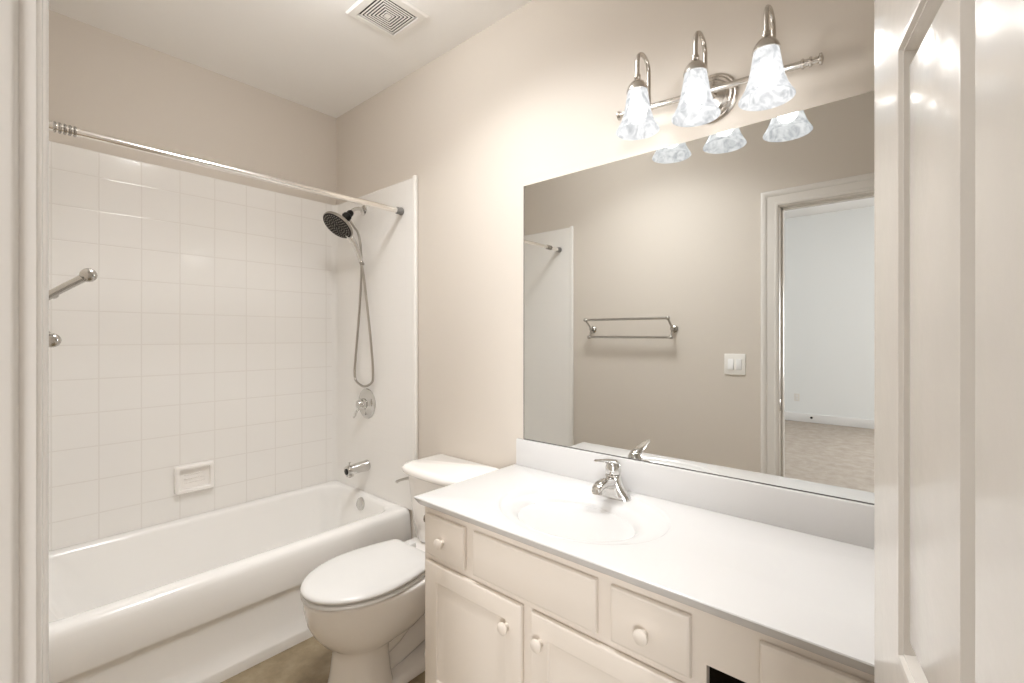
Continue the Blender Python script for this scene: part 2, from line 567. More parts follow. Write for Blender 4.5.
for sgn in (1, -1):
    bm = bmesh.new()
    y = DT if sgn > 0 else 0.0
    lathe(bm, [(0.031, 0), (0.031, 0.004), (0.026, 0.008), (0.012, 0.010), (0.011, 0.030), (0.022, 0.036), (0.0265, 0.046), (0.025, 0.056), (0.016, 0.063), (0.001, 0.064)],
          (DL - 0.062, y, 0.872), (0, sgn, 0), 28)
    obj('door_knob', bm, M['nickel'], door, local=True)
for hz in (0.25, 1.03, 1.82):
    bm = bmesh.new()
    lathe(bm, [(0.006, 0), (0.006, 0.09)], (-0.003, -0.002, hz), (0, 0, 1), 12)
    obj('hinge', bm, M['nickel'], door, local=True)

# ------------------------------------------------------------------ bathtub
TX0, TX1, TY1 = XL + 0.002, W - 0.002, YB - 0.002
def tub_rings():
    n = 10
    R = []
    def outer(y0, z, r=0.012):
        R.append(rrect(TX0, TX1, y0, TY1, r, z, n, radii=(0.004, 0.004, r, r)))
    outer(2.010, 0.0)
    outer(2.010, 0.036)
    outer(2.013, 0.046)
    outer(2.021, 0.060)
    outer(2.032, 0.110)
    outer(2.038, 0.218)
    outer(2.037, 0.229)
    outer(2.030, 0.238)
    outer(2.028, 0.248)
    outer(2.036, 0.340)
    outer(2.041, 0.372)
    outer(2.047, 0.388)
    outer(2.056, 0.3975)
    outer(2.070, 0.402)
    def inner(ix0, ix1, iy0, iy1, r, z):
        R.append(rrect(TX0 + ix0, TX1 - ix1, iy0, TY1 - iy1, r, z, n))
    inner(0.060, 0.040, 2.108, 0.050, 0.09, 0.402)
    inner(0.070, 0.047, 2.122, 0.058, 0.10, 0.397)
    inner(0.082, 0.054, 2.132, 0.064, 0.11, 0.383)
    inner(0.110, 0.060, 2.142, 0.070, 0.12, 0.340)
    inner(0.190, 0.082, 2.162, 0.085, 0.13, 0.180)
    inner(0.250, 0.110, 2.182, 0.100, 0.13, 0.100)
    inner(0.310, 0.150, 2.215, 0.130, 0.12, 0.070)
    inner(0.420, 0.260, 2.300, 0.220, 0.10, 0.062)
    return R
tub = root('bathtub', (0.78, 2.03, 0), 'white enamel alcove bathtub with stepped apron along the tiled wall', 'bathtub')
bm = bmesh.new()
loft(bm, tub_rings())
obj('tub_shell', bm, M['tub'], tub, angle=50)
bm = bmesh.new()
lathe(bm, [(0.001, 0.010), (0.012, 0.0095), (0.030, 0.0075), (0.036, 0.003), (0.037, -0.006)], (1.470, 2.435, 0.352), (-0.985, 0, 0.17), 28)
lathe(bm, [(0.006, 0.012), (0.0055, 0.0095)], (1.470, 2.435, 0.338), (-0.985, 0, 0.17), 12)
ov = obj('overflow_plate', bm, M['chrome'], tub, label='round chrome overflow plate')
bm = bmesh.new()
lathe(bm, [(0.034, 0), (0.034, 0.004), (0.024, 0.006), (0.018, 0.004), (0.001, 0.010)], (1.25, 2.44, 0.062), (0, 0, 1), 24)
obj('drain', bm, M['chrome'], tub)

# ------------------------------------------------------------------ surround: one moulded panel in a U, raised white edges
SZ0, SZ1 = 0.4035, 2.172
SY = 1.992
sur = root('tub_surround', (0.78, 2.81, SZ0), 'white moulded tile-pattern tub surround on the three walls of the alcove', 'tub surround')
def u_path(off, r, n=10):
    """plan line of the U, off = distance from the wall faces"""
    xa, xb, yb = XL + off, W - off, YB - off
    pts = [Vector((xa, SY, 0))]
    pts.append(Vector((xa, SY + 0.02, 0)))
    for i in range(n + 1):
        a = radians(180 - 90 * i / n)
        pts.append(Vector((xa + r + r * cos(a), yb - r + r * sin(a), 0)))
    for i in range(n + 1):
        a = radians(90 - 90 * i / n)
        pts.append(Vector((xb - r + r * cos(a), yb - r + r * sin(a), 0)))
    pts.append(Vector((xb, SY + 0.02, 0)))
    pts.append(Vector((xb, SY, 0)))
    return pts
pin_, pout = u_path(0.016, 0.035), u_path(0.001, 0.030)
pin2 = u_path(0.012, 0.037)
bm = bmesh.new()
up = lambda P, z: [p + Vector((0, 0, z)) for p in P]
prof_rows = [up(pout, SZ0), up(pin_, SZ0), up(pin_, SZ1 - 0.006), up(pin2, SZ1 - 0.001), up(pout, SZ1)]
rows = [[bm.verts.new(p) for p in r] for r in prof_rows]
for a, b_ in zip(rows, rows[1:] + rows[:1]):
    for i in range(len(a) - 1):
        bm.faces.new((a[i], a[i + 1], b_[i + 1], b_[i]))
bm.faces.new([r[0] for r in rows]); bm.faces.new([r[-1] for r in rows][::-1])
obj('wall_panel', bm, M['tile'], sur, angle=30)
for xs_ in ((W - 0.024, W - 0.001), (XL + 0.001, XL + 0.024)):
    bm = bmesh.new()
    box(bm, xs_[0], xs_[1], SY - 0.016, SY + 0.010, 0.10, SZ1 + 0.006, bev=0.008, seg=4)
    obj('edge_trim', bm, M['plate'], sur)

# soap dish moulded on the back panel
sdx, sdz, sdy = 0.742, 0.602, YB - 0.016
soap = root('soap_dish', (sdx, sdy, sdz), 'white ceramic soap dish mounted on the tiled wall above the tub', 'soap dish')
bm = bmesh.new()
hw, hh = 0.087, 0.071
def srect(i, y, r):
    return [Vector((p.x, y, p.y)) for p in rrect(sdx - hw + i, sdx + hw - i, sdz - hh + i, sdz + hh - i, r, 0, 5)]
loft(bm, [srect(0.0, sdy - 0.0003, 0.014), srect(0.0, sdy - 0.022, 0.014), srect(0.003, sdy - 0.029, 0.013), srect(0.008, sdy - 0.032, 0.010),
          srect(0.017, sdy - 0.032, 0.008), srect(0.020, sdy - 0.029, 0.007), srect(0.022, sdy - 0.010, 0.006)])
obj('dish_body', bm, M['porcelain'], soap, angle=45)
bm = bmesh.new()
for k in range(3):
    box(bm, sdx - 0.045, sdx + 0.045, sdy - 0.0135, sdy - 0.0095, sdz - 0.022 + k * 0.020, sdz - 0.017 + k * 0.020, bev=0.0015)
obj('dish_ridges', bm, M['porcelain'], soap)

# ------------------------------------------------------------------ tub spout, valve, shower
PX = W - 0.0162     # face of the end panel
ty = 2.435
spout = root('tub_spout', (PX, ty, 0.565), 'chrome tub spout with diverter on the end wall above the tub', 'tub spout')
bm = bmesh.new()
rings = []
for (d, r, dz, sq) in ((0.0, 0.030, 0, 1.0), (0.004, 0.033, 0, 1.0), (0.012, 0.0315, 0, 1.0), (0.05, 0.030, -0.001, 1.0), (0.10, 0.0290, -0.004, 1.0), (0.128, 0.0285, -0.006, 1.0), (0.137, 0.026, -0.007, 1.0)):
    rings.append([Vector((PX - d, ty + r * cos(2 * pi * k / 24), 0.568 + dz + r * sin(2 * pi * k / 24))) for k in range(24)])
loft(bm, rings)
lathe(bm, [(0.020, 0), (0.0205, 0.022), (0.016, 0.024)], (PX - 0.114, ty, 0.550), (0, 0, -1), 20)
so = obj('spout_body', bm, M['chrome'], spout)
bm = bmesh.new()
lathe(bm, [(0.017, 0), (0.017, 0.002)], (PX - 0.1375, ty, 0.558), (-1, 0, 0), 16)
lathe(bm, [(0.0125, 0), (0.0125, 0.0015)], (PX - 0.114, ty, 0.5255), (0, 0, -1), 16)
obj('outlet', bm, M['black'], spout, label='dark spout outlet')
bm = bmesh.new()
lathe(bm, [(0.004, 0), (0.004, 0.012), (0.0075, 0.014), (0.0075, 0.020), (0.004, 0.022)], (PX - 0.116, ty, 0.588), (0, 0, 1), 14)
obj('diverter_knob', bm, M['chrome'], spout)

vz = 0.932
valve = root('shower_valve', (PX, 2.44, vz), 'round chrome shower valve with lever handle on the end wall', 'shower valve')
bm = bmesh.new()
lathe(bm, [(0.088, 0), (0.089, 0.003), (0.084, 0.007), (0.066, 0.010), (0.060, 0.0095), (0.040, 0.016), (0.034, 0.020)], (PX, 2.44, vz), (-1, 0, 0), 40)
obj('escutcheon', bm, M['chrome'], valve)
bm = bmesh.new()
lathe(bm, [(0.032, 0.018), (0.031, 0.040), (0.026, 0.055), (0.022, 0.064), (0.010, 0.068), (0.001, 0.068)], (PX, 2.44, vz), (-1, 0, 0), 28)
hb = obj('handle_hub', bm, M['chrome'], valve)
bm = bmesh.new()
tube(bm, [(PX - 0.046, 2.44, vz - 0.008), (PX - 0.052, 2.462, vz - 0.034), (PX - 0.050, 2.492, vz - 0.068), (PX - 0.046, 2.510, vz - 0.086)], [0.013, 0.012, 0.010, 0.011, 0.007], 12, 5, flat=0.7)
obj('lever', bm, M['chrome'], valve)

sy, sz = 2.475, 2.080
sh = root('handheld_shower', (PX, sy, sz), 'handheld shower head with dark face and looping chrome hose on the end wall', 'shower head')
bm = bmesh.new()
lathe(bm, [(0.030, 0), (0.030, 0.003), (0.024, 0.008), (0.010, 0.010)], (PX, sy, sz), (-1, 0, 0), 24)
obj('wall_flange', bm, M['chrome'], sh)
bm = bmesh.new()
tube(bm, [(PX - 0.004, sy, sz), (PX - 0.035, sy, sz + 0.002), (PX - 0.068, sy, sz - 0.012), (PX - 0.088, sy, sz - 0.034)], 0.0105, 14, 6)
obj('shower_arm', bm, M['chrome'], sh)
# swivel bracket
bp = Vector((PX - 0.088, sy, sz - 0.034))
bm = bmesh.new()
bd = Vector((-0.66, 0, -0.75)).normalized()
lathe(bm, [(0.014, -0.010), (0.019, 0.000), (0.020, 0.020), (0.025, 0.026), (0.026, 0.044), (0.021, 0.052), (0.016, 0.064)], bp, bd, 20)
lathe(bm, [(0.011, -0.026), (0.013, -0.02), (0.013, 0.016), (0.010, 0.022)], bp + bd * 0.036, Vector((0.75, 0, -0.66)), 16)
obj('swivel_bracket', bm, M['black'], sh, label='dark swivel bracket')
# spray head: disc whose face looks down and out from the wall
al = radians(40)
fn = Vector((-sin(al), -0.06, -cos(al))).normalized()
wv = Vector((cos(al), 0, -sin(al)))
hc = Vector((1.345, 2.462, 1.958))
bm = bmesh.new()
lathe(bm, [(0.018, -0.040), (0.030, -0.034), (0.060, -0.022), (0.085, -0.012), (0.092, -0.004), (0.092, 0.005), (0.088, 0.009)], hc, fn, 40)
obj('spray_body', bm, M['hose'], sh)
bm = bmesh.new()
lathe(bm, [(0.0885, 0.0085), (0.086, 0.0110), (0.0845, 0.0105), (0.060, 0.0105), (0.001, 0.0100)], hc, fn, 40)
face = obj('spray_face', bm, M['black'], sh, label='black spray face')
a_, b2 = frame_of(fn)
bm = bmesh.new()
for rr, cnt in ((0.076, 30), (0.062, 24), (0.047, 18), (0.032, 12), (0.016, 6)):
    for k in range(cnt):
        t = 2 * pi * k / cnt + rr * 40
        p = hc + fn * 0.0104 + a_ * rr * cos(t) + b2 * rr * sin(t)
        lathe(bm, [(0.0034, 0), (0.0028, 0.0035)], p, fn, 6)
obj('nozzles', bm, M['nozzle'], face, label='rings of small pale spray nozzles', kind='stuff')
bm = bmesh.new()
h0 = hc + wv * 0.070 - fn * 0.006
h1 = Vector((1.470, 2.428, 1.760))
hd = (h1 - h0)
tube(bm, [h0 - hd * 0.02, h0 + hd * 0.22 + Vector((0.010, 0, 0.006)), h0 + hd * 0.6 + Vector((0.010, 0, 0.004)), h1], [0.018, 0.0175, 0.0155, 0.0135, 0.012], 16, 6)
obj('handle', bm, M['chrome'], sh)
# hose: from the bracket out, down in a loop, back up to the handle end
hx = PX - 0.030
pts = [bp + bd * 0.036 + Vector((0.016, 0, -0.014)), (1.452, sy - 0.005, 1.965), (1.474, sy - 0.012, 1.925), (1.484, sy - 0.02, 1.84), (1.488, sy - 0.02, 1.70), (1.493, sy + 0.015, 1.45), (1.496, sy + 0.055, 1.22), (1.497, sy + 0.070, 1.11),
       (1.496, sy + 0.050, 1.060), (1.494, sy - 0.035, 1.034), (1.492, sy - 0.118, 1.060), (1.490, sy - 0.138, 1.11), (1.486, sy - 0.130, 1.25), (1.480, sy - 0.095, 1.50), (1.476, sy - 0.062, 1.68), h1 - hd.normalized() * 0.002]
bm = bmesh.new()
tube(bm, pts, 0.0068, 10, 8)
obj('hose', bm, M['hose'], sh)
bm = bmesh.new()
lathe(bm, [(0.010, -0.004), (0.0125, 0.0), (0.0125, 0.018), (0.009, 0.024)], h1 - hd.normalized() * 0.002, hd, 14)
obj('hose_nut', bm, M['chrome_dark'], sh)

# ------------------------------------------------------------------ curtain rod
ry, rzh = 2.100, 2.006
rod = root('shower_curtain_rod', (0.78, ry, rzh), 'polished tension shower curtain rod spanning the tub alcove', 'curtain rod')
bm = bmesh.new()
tube(bm, [(0.21, ry, rzh), (0.55, ry, rzh)], 0.0125, 16)
tube(bm, [(0.05, ry, rzh), (0.23, ry, rzh)], 0.0145, 16)
tube(bm, [(0.54, ry, rzh), (1.505, ry, rzh)], 0.0145, 16)
obj('tube', bm, M['rod'], rod)
bm = bmesh.new()
for k in range(5):
    lathe(bm, [(0.0145, 0), (0.0175, 0.002), (0.0175, 0.006), (0.0145, 0.008)], (0.165 + k * 0.012, ry, rzh), (1, 0, 0), 16)
obj('ridged_collar', bm, M['chrome_dark'], rod)
for x, s in ((PX, -1), (XL + 0.0162, 1)):
    bm = bmesh.new()
    lathe(bm, [(0.019, 0), (0.0215, 0.003), (0.0205, 0.012), (0.0185, 0.016), (0.0185, 0.034), (0.0155, 0.038)], (x, ry, rzh), (s, 0, 0), 20)
    obj('end_cap', bm, M['rubber'], rod, label='grey rubber end cap')

# ------------------------------------------------------------------ toilet (centre line y = 1.585, facing -x)
cy = 1.585
toi = root('toilet', (1.15, cy, 0), 'white two-piece toilet with closed lid between the tub and the vanity', 'toilet')
NT = 48
def egg(xf, xb, hwid, z, pw=2.25, wide=0.55):
    """egg outline: round front at xf, blunter back at xb, widest at `wide` of the length"""
    xm = xf + (xb - xf) * wide
    pts = []
    for k in range(NT):
        t = 2 * pi * k / NT
        c_, s_ = cos(t), sin(t)
        if c_ < 0:   # front
            e = 2.0
            x = xm - (xm - xf) * abs(c_) ** (2 / e)
        else:
            e = pw
            x = xm + (xb - xm) * abs(c_) ** (2 / e)
        y = cy + hwid * math.copysign(abs(s_) ** (2 / e), s_)
        pts.append(Vector((x, y, z)))
    return pts
bm = bmesh.new()
# bowl with the pedestal below
loft(bm, [egg(0.838, 1.055, 0.128, 0.0, 4, .5), egg(0.840, 1.050, 0.124, 0.020, 4, .5), egg(0.852, 1.040, 0.113, 0.08, 4, .5), egg(0.860, 1.035, 0.105, 0.150, 4, .5),
          egg(0.860, 1.04, 0.106, 0.180, 3.6, .5), egg(0.846, 1.10, 0.119, 0.198, 3.2, .5), egg(0.816, 1.19, 0.146, 0.222, 2.9, .5), egg(0.785, 1.25, 0.168, 0.262, 2.7, .52), egg(0.762, 1.28, 0.1795, 0.308, 2.6, .54), egg(0.752, 1.29, 0.184, 0.355, 2.6, .54), egg(0.749, 1.29, 0.185, 0.385, 2.6, .54),
          egg(0.749, 1.29, 0.1845, 0.393, 2.6, .54), egg(0.754, 1.285, 0.181, 0.397, 2.6, .54)])
bowl = obj('bowl', bm, M['porcelain'], toi, angle=60)
# rear deck under the tank
bm = bmesh.new()
loft(bm, [rrect(1.20, 1.500, cy - 0.10, cy + 0.10, 0.03, 0.26), rrect(1.16, 1.505, cy - 0.13, cy + 0.13, 0.04, 0.31), rrect(1.14, 1.505, cy - 0.155, cy + 0.155, 0.05, 0.36), rrect(1.14, 1.505, cy - 0.160, cy + 0.160, 0.05, 0.392), rrect(1.145, 1.50, cy - 0.155, cy + 0.155, 0.05, 0.400)])
obj('tank_deck', bm, M['porcelain'], toi, angle=60)
# trapway bulging out of both sides of the foot, and the foot flange
bm = bmesh.new()
tube(bm, [(1.00, cy, 0.125), (1.07, cy, 0.165), (1.15, cy, 0.225), (1.23, cy, 0.255), (1.305, cy, 0.215), (1.335, cy, 0.12), (1.335, cy, 0.02)],
     [0.062, 0.074, 0.080, 0.082, 0.080, 0.074, 0.070], 20, 5)
tube(bm, [(1.02, cy, 0.06), (1.12, cy, 0.075), (1.25, cy, 0.10)], [0.066, 0.060, 0.055], 18, 5)
obj('trapway', bm, M['porcelain'], toi, angle=60)
bm = bmesh.new()
loft(bm, [rrect(0.90, 1.42, cy - 0.118, cy + 0.118, 0.07, 0.0), rrect(0.90, 1.42, cy - 0.118, cy + 0.118, 0.07, 0.024), rrect(0.91, 1.41, cy - 0.108, cy + 0.108, 0.065, 0.036)])
obj('foot', bm, M['porcelain'], toi, angle=50)
for s in (-1, 1):
    bm = bmesh.new()
    lathe(bm, [(0.016, 0.0), (0.016, 0.012), (0.012, 0.020), (0.001, 0.023)], (1.205, cy + s * 0.094, 0.034), (0, 0, 1), 16)
    obj('bolt_cap', bm, M['seat'], toi)
# seat ring and lid
def seat_ring(i, z, xf=0.743, xb=1.222, hwid=0.187):
    """elongated seat outline: elliptical front, straight tapering sides, squared back; i = inset"""
    xf, xb, hwid = xf + i, xb - i, hwid - i
    xm = 0.985
    rb = 0.030
    half = []
    for k in range(19):
        a = radians(90 * k / 18)
        half.append((xm - (xm - xf) * cos(a), hwid * sin(a)))
    yb = hwid * 0.80
    for k in range(1, 9):
        t = k / 8
        x = xm + (xb - rb - xm) * t
        half.append((x, hwid * (1 - 0.20 * t ** 1.7)))
    for k in range(1, 7):
        a = radians(90 * k / 6)
        half.append((xb - rb + rb * sin(a), yb - rb + rb * cos(a)))
    pts = [Vector((x, cy + y, z)) for x, y in half]
    pts += [Vector((x, cy - y, z)) for x, y in reversed(half[1:])]
    return pts
bm = bmesh.new()
loft(bm, [seat_ring(0.010, 0.400), seat_ring(0.001, 0.403), seat_ring(0.0, 0.411), seat_ring(0.004, 0.4160)])
obj('seat', bm, M['seat'], toi, angle=60)
bm = bmesh.new()
loft(bm, [seat_ring(0.007, 0.4198), seat_ring(0.001, 0.4225), seat_ring(-0.001, 0.428), seat_ring(0.002, 0.4345), seat_ring(0.010, 0.4392), seat_ring(0.028, 0.4425), seat_ring(0.070, 0.4445), seat_ring(0.105, 0.445)])
obj('seat_lid', bm, M['seat'], toi, angle=60)
for s in (-1, 1):
    bm = bmesh.new()
    box(bm, 1.222, 1.262, cy + s * 0.075 - 0.022, cy + s * 0.075 + 0.022, 0.399, 0.432, bev=0.008, seg=3)
    obj('seat_hinge', bm, M['seat'], toi)
# tank and its lid: bowed front
def tank_ring(xf, xb, hwid, z, bow, r=0.045):
    base = rrect(xf, xb, cy - hwid, cy + hwid, 0.02, z, 8, radii=(0.015, r, r, 0.015))
    out = []
    for p in base:
        t = (p.y - cy) / hwid
        f = (xb - p.x) / (xb - xf)
        out.append(Vector((p.x - bow * (1 - t * t) * max(0.0, f), p.y, p.z)))
    # subdivide so that the bow shows
    fine = []
    for p, q in zip(out, out[1:] + out[:1]):
        fine.append(p)
        if (p - q).length > 0.06:
            for i in range(1, 10):
                m_ = p.lerp(q, i / 10)
                if abs(p.x - q.x) < 0.03:
                    t = (m_.y - cy) / hwid
                    m_.x = min(m_.x, xf + 0.0) - bow * (1 - t * t) if m_.x < (xf + xb) / 2 else m_.x
                fine.append(m_)
    return fine
bm = bmesh.new()
loft(bm, [tank_ring(1.335, 1.512, 0.155, 0.401, 0.012), tank_ring(1.325, 1.515, 0.163, 0.410, 0.014), tank_ring(1.312, 1.517, 0.176, 0.53, 0.016), tank_ring(1.300, 1.519, 0.193, 0.697, 0.018), tank_ring(1.302, 1.518, 0.191, 0.704, 0.018)])
obj('tank', bm, M['porcelain'], toi, angle=55)
bm = bmesh.new()
loft(bm, [tank_ring(1.300, 1.522, 0.198, 0.7045, 0.018), tank_ring(1.286, 1.527, 0.212, 0.709, 0.020), tank_ring(1.281, 1.528, 0.216, 0.719, 0.020), tank_ring(1.283, 1.527, 0.214, 0.731, 0.020), tank_ring(1.292, 1.524, 0.206, 0.740, 0.019), tank_ring(1.310, 1.515, 0.189, 0.7445, 0.017)])
obj('tank_lid', bm, M['porcelain'], toi, angle=60)
bm = bmesh.new()
lathe(bm, [(0.014, 0), (0.014, 0.006), (0.009, 0.010), (0.008, 0.018)], (1.352, cy + 0.187, 0.663), (0, 1, 0), 18)
tube(bm, [(1.352, cy + 0.200, 0.663), (1.325, cy + 0.206, 0.664), (1.285, cy + 0.208, 0.664), (1.262, cy + 0.207, 0.660)], [0.008, 0.0065, 0.006, 0.007], 10, 4)
obj('flush_lever', bm, M['chrome'], toi, label='chrome flush lever on the side of the tank')

# ------------------------------------------------------------------ vanity cabinet
FX = 1.012           # face-frame plane; drawer and door fronts stand proud of it
VY1, VY0 = 1.268, YF + 0.003
KY = 0.335           # knee space right of here
CB = 0.752           # cabinet top / underside of the counter
van = root('vanity_cabinet', (1.25, 0.5, 0), 'off-white painted vanity cabinet with raised-panel doors and round knobs below the counter', 'vanity cabinet')
bm = bmesh.new()
# left cabinet carcass as a hollow shell with face frame, toe kick
box(bm, FX, FX + 0.019, KY - 0.005, VY1, 0.10, CB - 0.001)                    # frame plate behind the fronts
box(bm, FX + 0.019, W - 0.003, VY1 - 0.016, VY1, 0.0, CB - 0.001)    # left side
box(bm, FX + 0.075, FX + 0.090, KY + 0.013, VY1 - 0.016, 0.0, 0.10)
box(bm, FX + 0.019, W - 0.003, KY + 0.013, VY1 - 0.016, 0.10, 0.115)
# apron over the knee space and its end panel
box(bm, FX, FX + 0.019, VY0, KY - 0.005, 0.634, CB - 0.001)
box(bm, FX + 0.019, W - 0.003, VY0, VY0 + 0.018, 0.0, CB - 0.001)
obj('cabinet_body', bm, M['cab'], van, smooth=False)
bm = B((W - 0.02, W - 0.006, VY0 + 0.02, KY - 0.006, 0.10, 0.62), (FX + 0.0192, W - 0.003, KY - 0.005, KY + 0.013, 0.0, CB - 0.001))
obj('knee_space_lining', bm, M['dark_brown'], van, smooth=False, label='dark brown lining of the knee space')

def front_panel(y0, y1, z0, z1, raised=False):
    """a front standing 18 mm proud with a rounded edge; raised: a routed panel field"""
    xf = FX - 0.018
    bm = bmesh.new()
    def rr(i, x):
        return [Vector((x, y0 + i, z0 + i)), Vector((x, y1 - i, z0 + i)), Vector((x, y1 - i, z1 - i)), Vector((x, y0 + i, z1 - i))]
    rings = [rr(0.004, FX - 0.0004), rr(0.0, FX - 0.006), rr(0.0, FX - 0.010), rr(0.002, FX - 0.0145), rr(0.006, FX - 0.0172), rr(0.009, xf)]
    if raised:
        rings += [rr(0.058, xf), rr(0.062, xf + 0.0040), rr(0.068, xf + 0.0050), rr(0.100, xf + 0.0012), rr(0.103, xf + 0.0009)]
    loft(bm, rings)
    return bm

def knob(parent, y, z):
    bm = bmesh.new()
    lathe(bm, [(0.009, 0), (0.0075, 0.006), (0.0080, 0.011), (0.0150, 0.015), (0.0175, 0.019), (0.0170, 0.024), (0.0120, 0.027), (0.001, 0.028)], (FX - 0.0178, y, z), (-1, 0, 0), 24)
    return obj('knob', bm, M['cab'], parent)

dr = obj('drawer', front_panel(1.060, 1.247, 0.597, 0.731), M['cab'], van, angle=25)
knob(dr, 1.156, 0.659)
obj('false_front', front_panel(0.588, 1.020, 0.597, 0.731), M['cab'], van, angle=25)
dr = obj('drawer', front_panel(0.359, 0.550, 0.597, 0.731), M['cab'], van, angle=25)
knob(dr, 0.461, 0.655)
dr = obj('drawer', front_panel(-0.36, 0.226, 0.652, 0.735), M['cab'], van, angle=25, label='wide shallow drawer front over the knee space')
dd = obj('door', front_panel(0.826, 1.247, 0.135, 0.576, True), M['cab'], van, angle=25)
knob(dd, 0.877, 0.503)
dd = obj('door', front_panel(0.359, 0.792, 0.135, 0.576, True), M['cab'], van, angle=25)
knob(dd, 0.757, 0.507)

# ------------------------------------------------------------------ vanity top with integral basin
CT = 0.780
CX0, CX1, CY0, CY1 = 0.984, W - 0.001, YF + 0.001, 1.296
bx, by = 1.222, 0.800
top = root('vanity_countertop', (1.25, 0.45, CB), 'white cultured marble vanity top with an oval integral basin', 'countertop')
NB = 128
def ell(ax, ay, z, cx=bx):
    return [Vector((cx + ax * cos(2 * pi * k / NB), by + ay * sin(2 * pi * k / NB), z)) for k in range(NB)]
def rect_ring(i, z):
    x0, x1, y0, y1 = CX0 + i, CX1 - i, CY0 + i, CY1 - i
    # walk round the rectangle by direction from the basin centre, corners snapped
    cor = [(x1, y1), (x0, y1), (x0, y0), (x1, y0)]
    pts = []
    for k in range(NB):
        t = 2 * pi * k / NB
        dx, dy = cos(t) , sin(t) * 1.35
        s = min(((x1 - bx) / dx if dx > 1e-9 else 9e9), ((x0 - bx) / dx if dx < -1e-9 else 9e9), ((y1 - by) / dy if dy > 1e-9 else 9e9), ((y0 - by) / dy if dy < -1e-9 else 9e9))
        pts.append([bx + dx * s, by + dy * s])
    for cx, cyy in cor:
        k = min(range(NB), key=lambda q: (pts[q][0] - cx) ** 2 + (pts[q][1] - cyy) ** 2)
        pts[k] = [cx, cyy]
    return [Vector((p[0], p[1], z)) for p in pts]
bm = bmesh.new()
RX = bx + 0.034
rings = [rect_ring(0.016, CB), rect_ring(0.013, CB + 0.003), rect_ring(0.007, CB + 0.013), rect_ring(0.0, CT - 0.004), rect_ring(0.0012, CT - 0.0012), rect_ring(0.006, CT),
         ell(0.228, 0.284, CT, RX), ell(0.2255, 0.280, CT - 0.0003, RX), ell(0.2215, 0.275, CT - 0.0045, RX), ell(0.219, 0.272, CT - 0.0055, RX)]
a0, b0 = 0.158, 0.213
rings += [ell(a0 + 0.022, b0 + 0.022, CT - 0.0058, bx + 0.006), ell(a0 + 0.010, b0 + 0.010, CT - 0.0068), ell(a0 + 0.002, b0 + 0.003, CT - 0.0092), ell(a0 - 0.005, b0 - 0.006, CT - 0.0140), ell(a0 - 0.012, b0 - 0.015, CT - 0.0215)]
for f in (0.86, 0.78, 0.68, 0.56, 0.42, 0.28, 0.15):
    rings.append(ell(a0 * f, b0 * f, CT - 0.0105 - 0.135 * (1 - (f / 0.97) ** 2.0)))
loft(bm, rings, cap0=True, cap1=True)
obj('top_slab', bm, M['marble'], top, angle=40)
bm = bmesh.new()
box(bm, W - 0.0205, W - 0.0005, CY0, 1.284, CT - 0.001, 0.891, bev=0.003)
obj('backsplash', bm, M['marble'], top)
bm = bmesh.new()
lathe(bm, [(0.024, 0), (0.024, 0.003), (0.019, 0.0045), (0.016, 0.003), (0.001, 0.007)], (bx, by, CT - 0.1425), (0, 0, 1), 24)
obj('drain', bm, M['chrome'], top)

# ------------------------------------------------------------------ faucet
fx, fy, fz = 1.443, 0.783, CT - 0.0053
fau = root('faucet', (fx, fy, fz), 'chrome single-lever faucet at the back of the basin', 'faucet')
def oval(hx_, hy_, z, cx=fx, n=32, e=3.0):
    return [Vector((cx + hx_ * math.copysign(abs(cos(2 * pi * k / n)) ** (2 / e), cos(2 * pi * k / n)), fy + hy_ * math.copysign(abs(sin(2 * pi * k / n)) ** (2 / 2.2), sin(2 * pi * k / n)), z)) for k in range(n)]
bm = bmesh.new()
loft(bm, [oval(0.026, 0.064, fz), oval(0.026, 0.064, fz + 0.006), oval(0.025, 0.060, fz + 0.013), oval(0.0245, 0.050, fz + 0.024), oval(0.024, 0.039, fz + 0.038), oval(0.0235, 0.032, fz + 0.052),
          oval(0.023, 0.029, fz + 0.064), oval(0.0225, 0.0265, fz + 0.076), oval(0.020, 0.023, fz + 0.079)])
obj('base', bm, M['chrome'], fau, angle=50)
# spout: leaves the base towards the basin, rectangular section dropping to the outlet
bm = bmesh.new()
rings = []
for (x, z, hwid, th) in ((fx + 0.006, fz + 0.044, 0.022, 0.026), (fx - 0.03, fz + 0.056, 0.0205, 0.0190), (fx - 0.065, fz + 0.062, 0.0190, 0.0150), (fx - 0.095, fz + 0.0605, 0.0180, 0.0135), (fx - 0.112, fz + 0.055, 0.0165, 0.0125), (fx - 0.120, fz + 0.049, 0.014, 0.010)):
    rings.append([Vector((x + 0.25 * th * sin(2 * pi * k / 20), fy + hwid * math.copysign(abs(cos(2 * pi * k / 20)) ** 0.7, cos(2 * pi * k / 20)), z + th * math.copysign(abs(sin(2 * pi * k / 20)) ** 0.7, sin(2 * pi * k / 20)))) for k in range(20)])
loft(bm, rings)
sp_ = obj('spout', bm, M['chrome'], fau, angle=50)
bm = bmesh.new()
lathe(bm, [(0.0135, 0), (0.0138, 0.014), (0.0110, 0.015), (0.001, 0.014)], (fx - 0.103, fy, fz + 0.050), (-0.12, 0, -1), 18)
obj('aerator', bm, M['chrome_dark'], sp_)
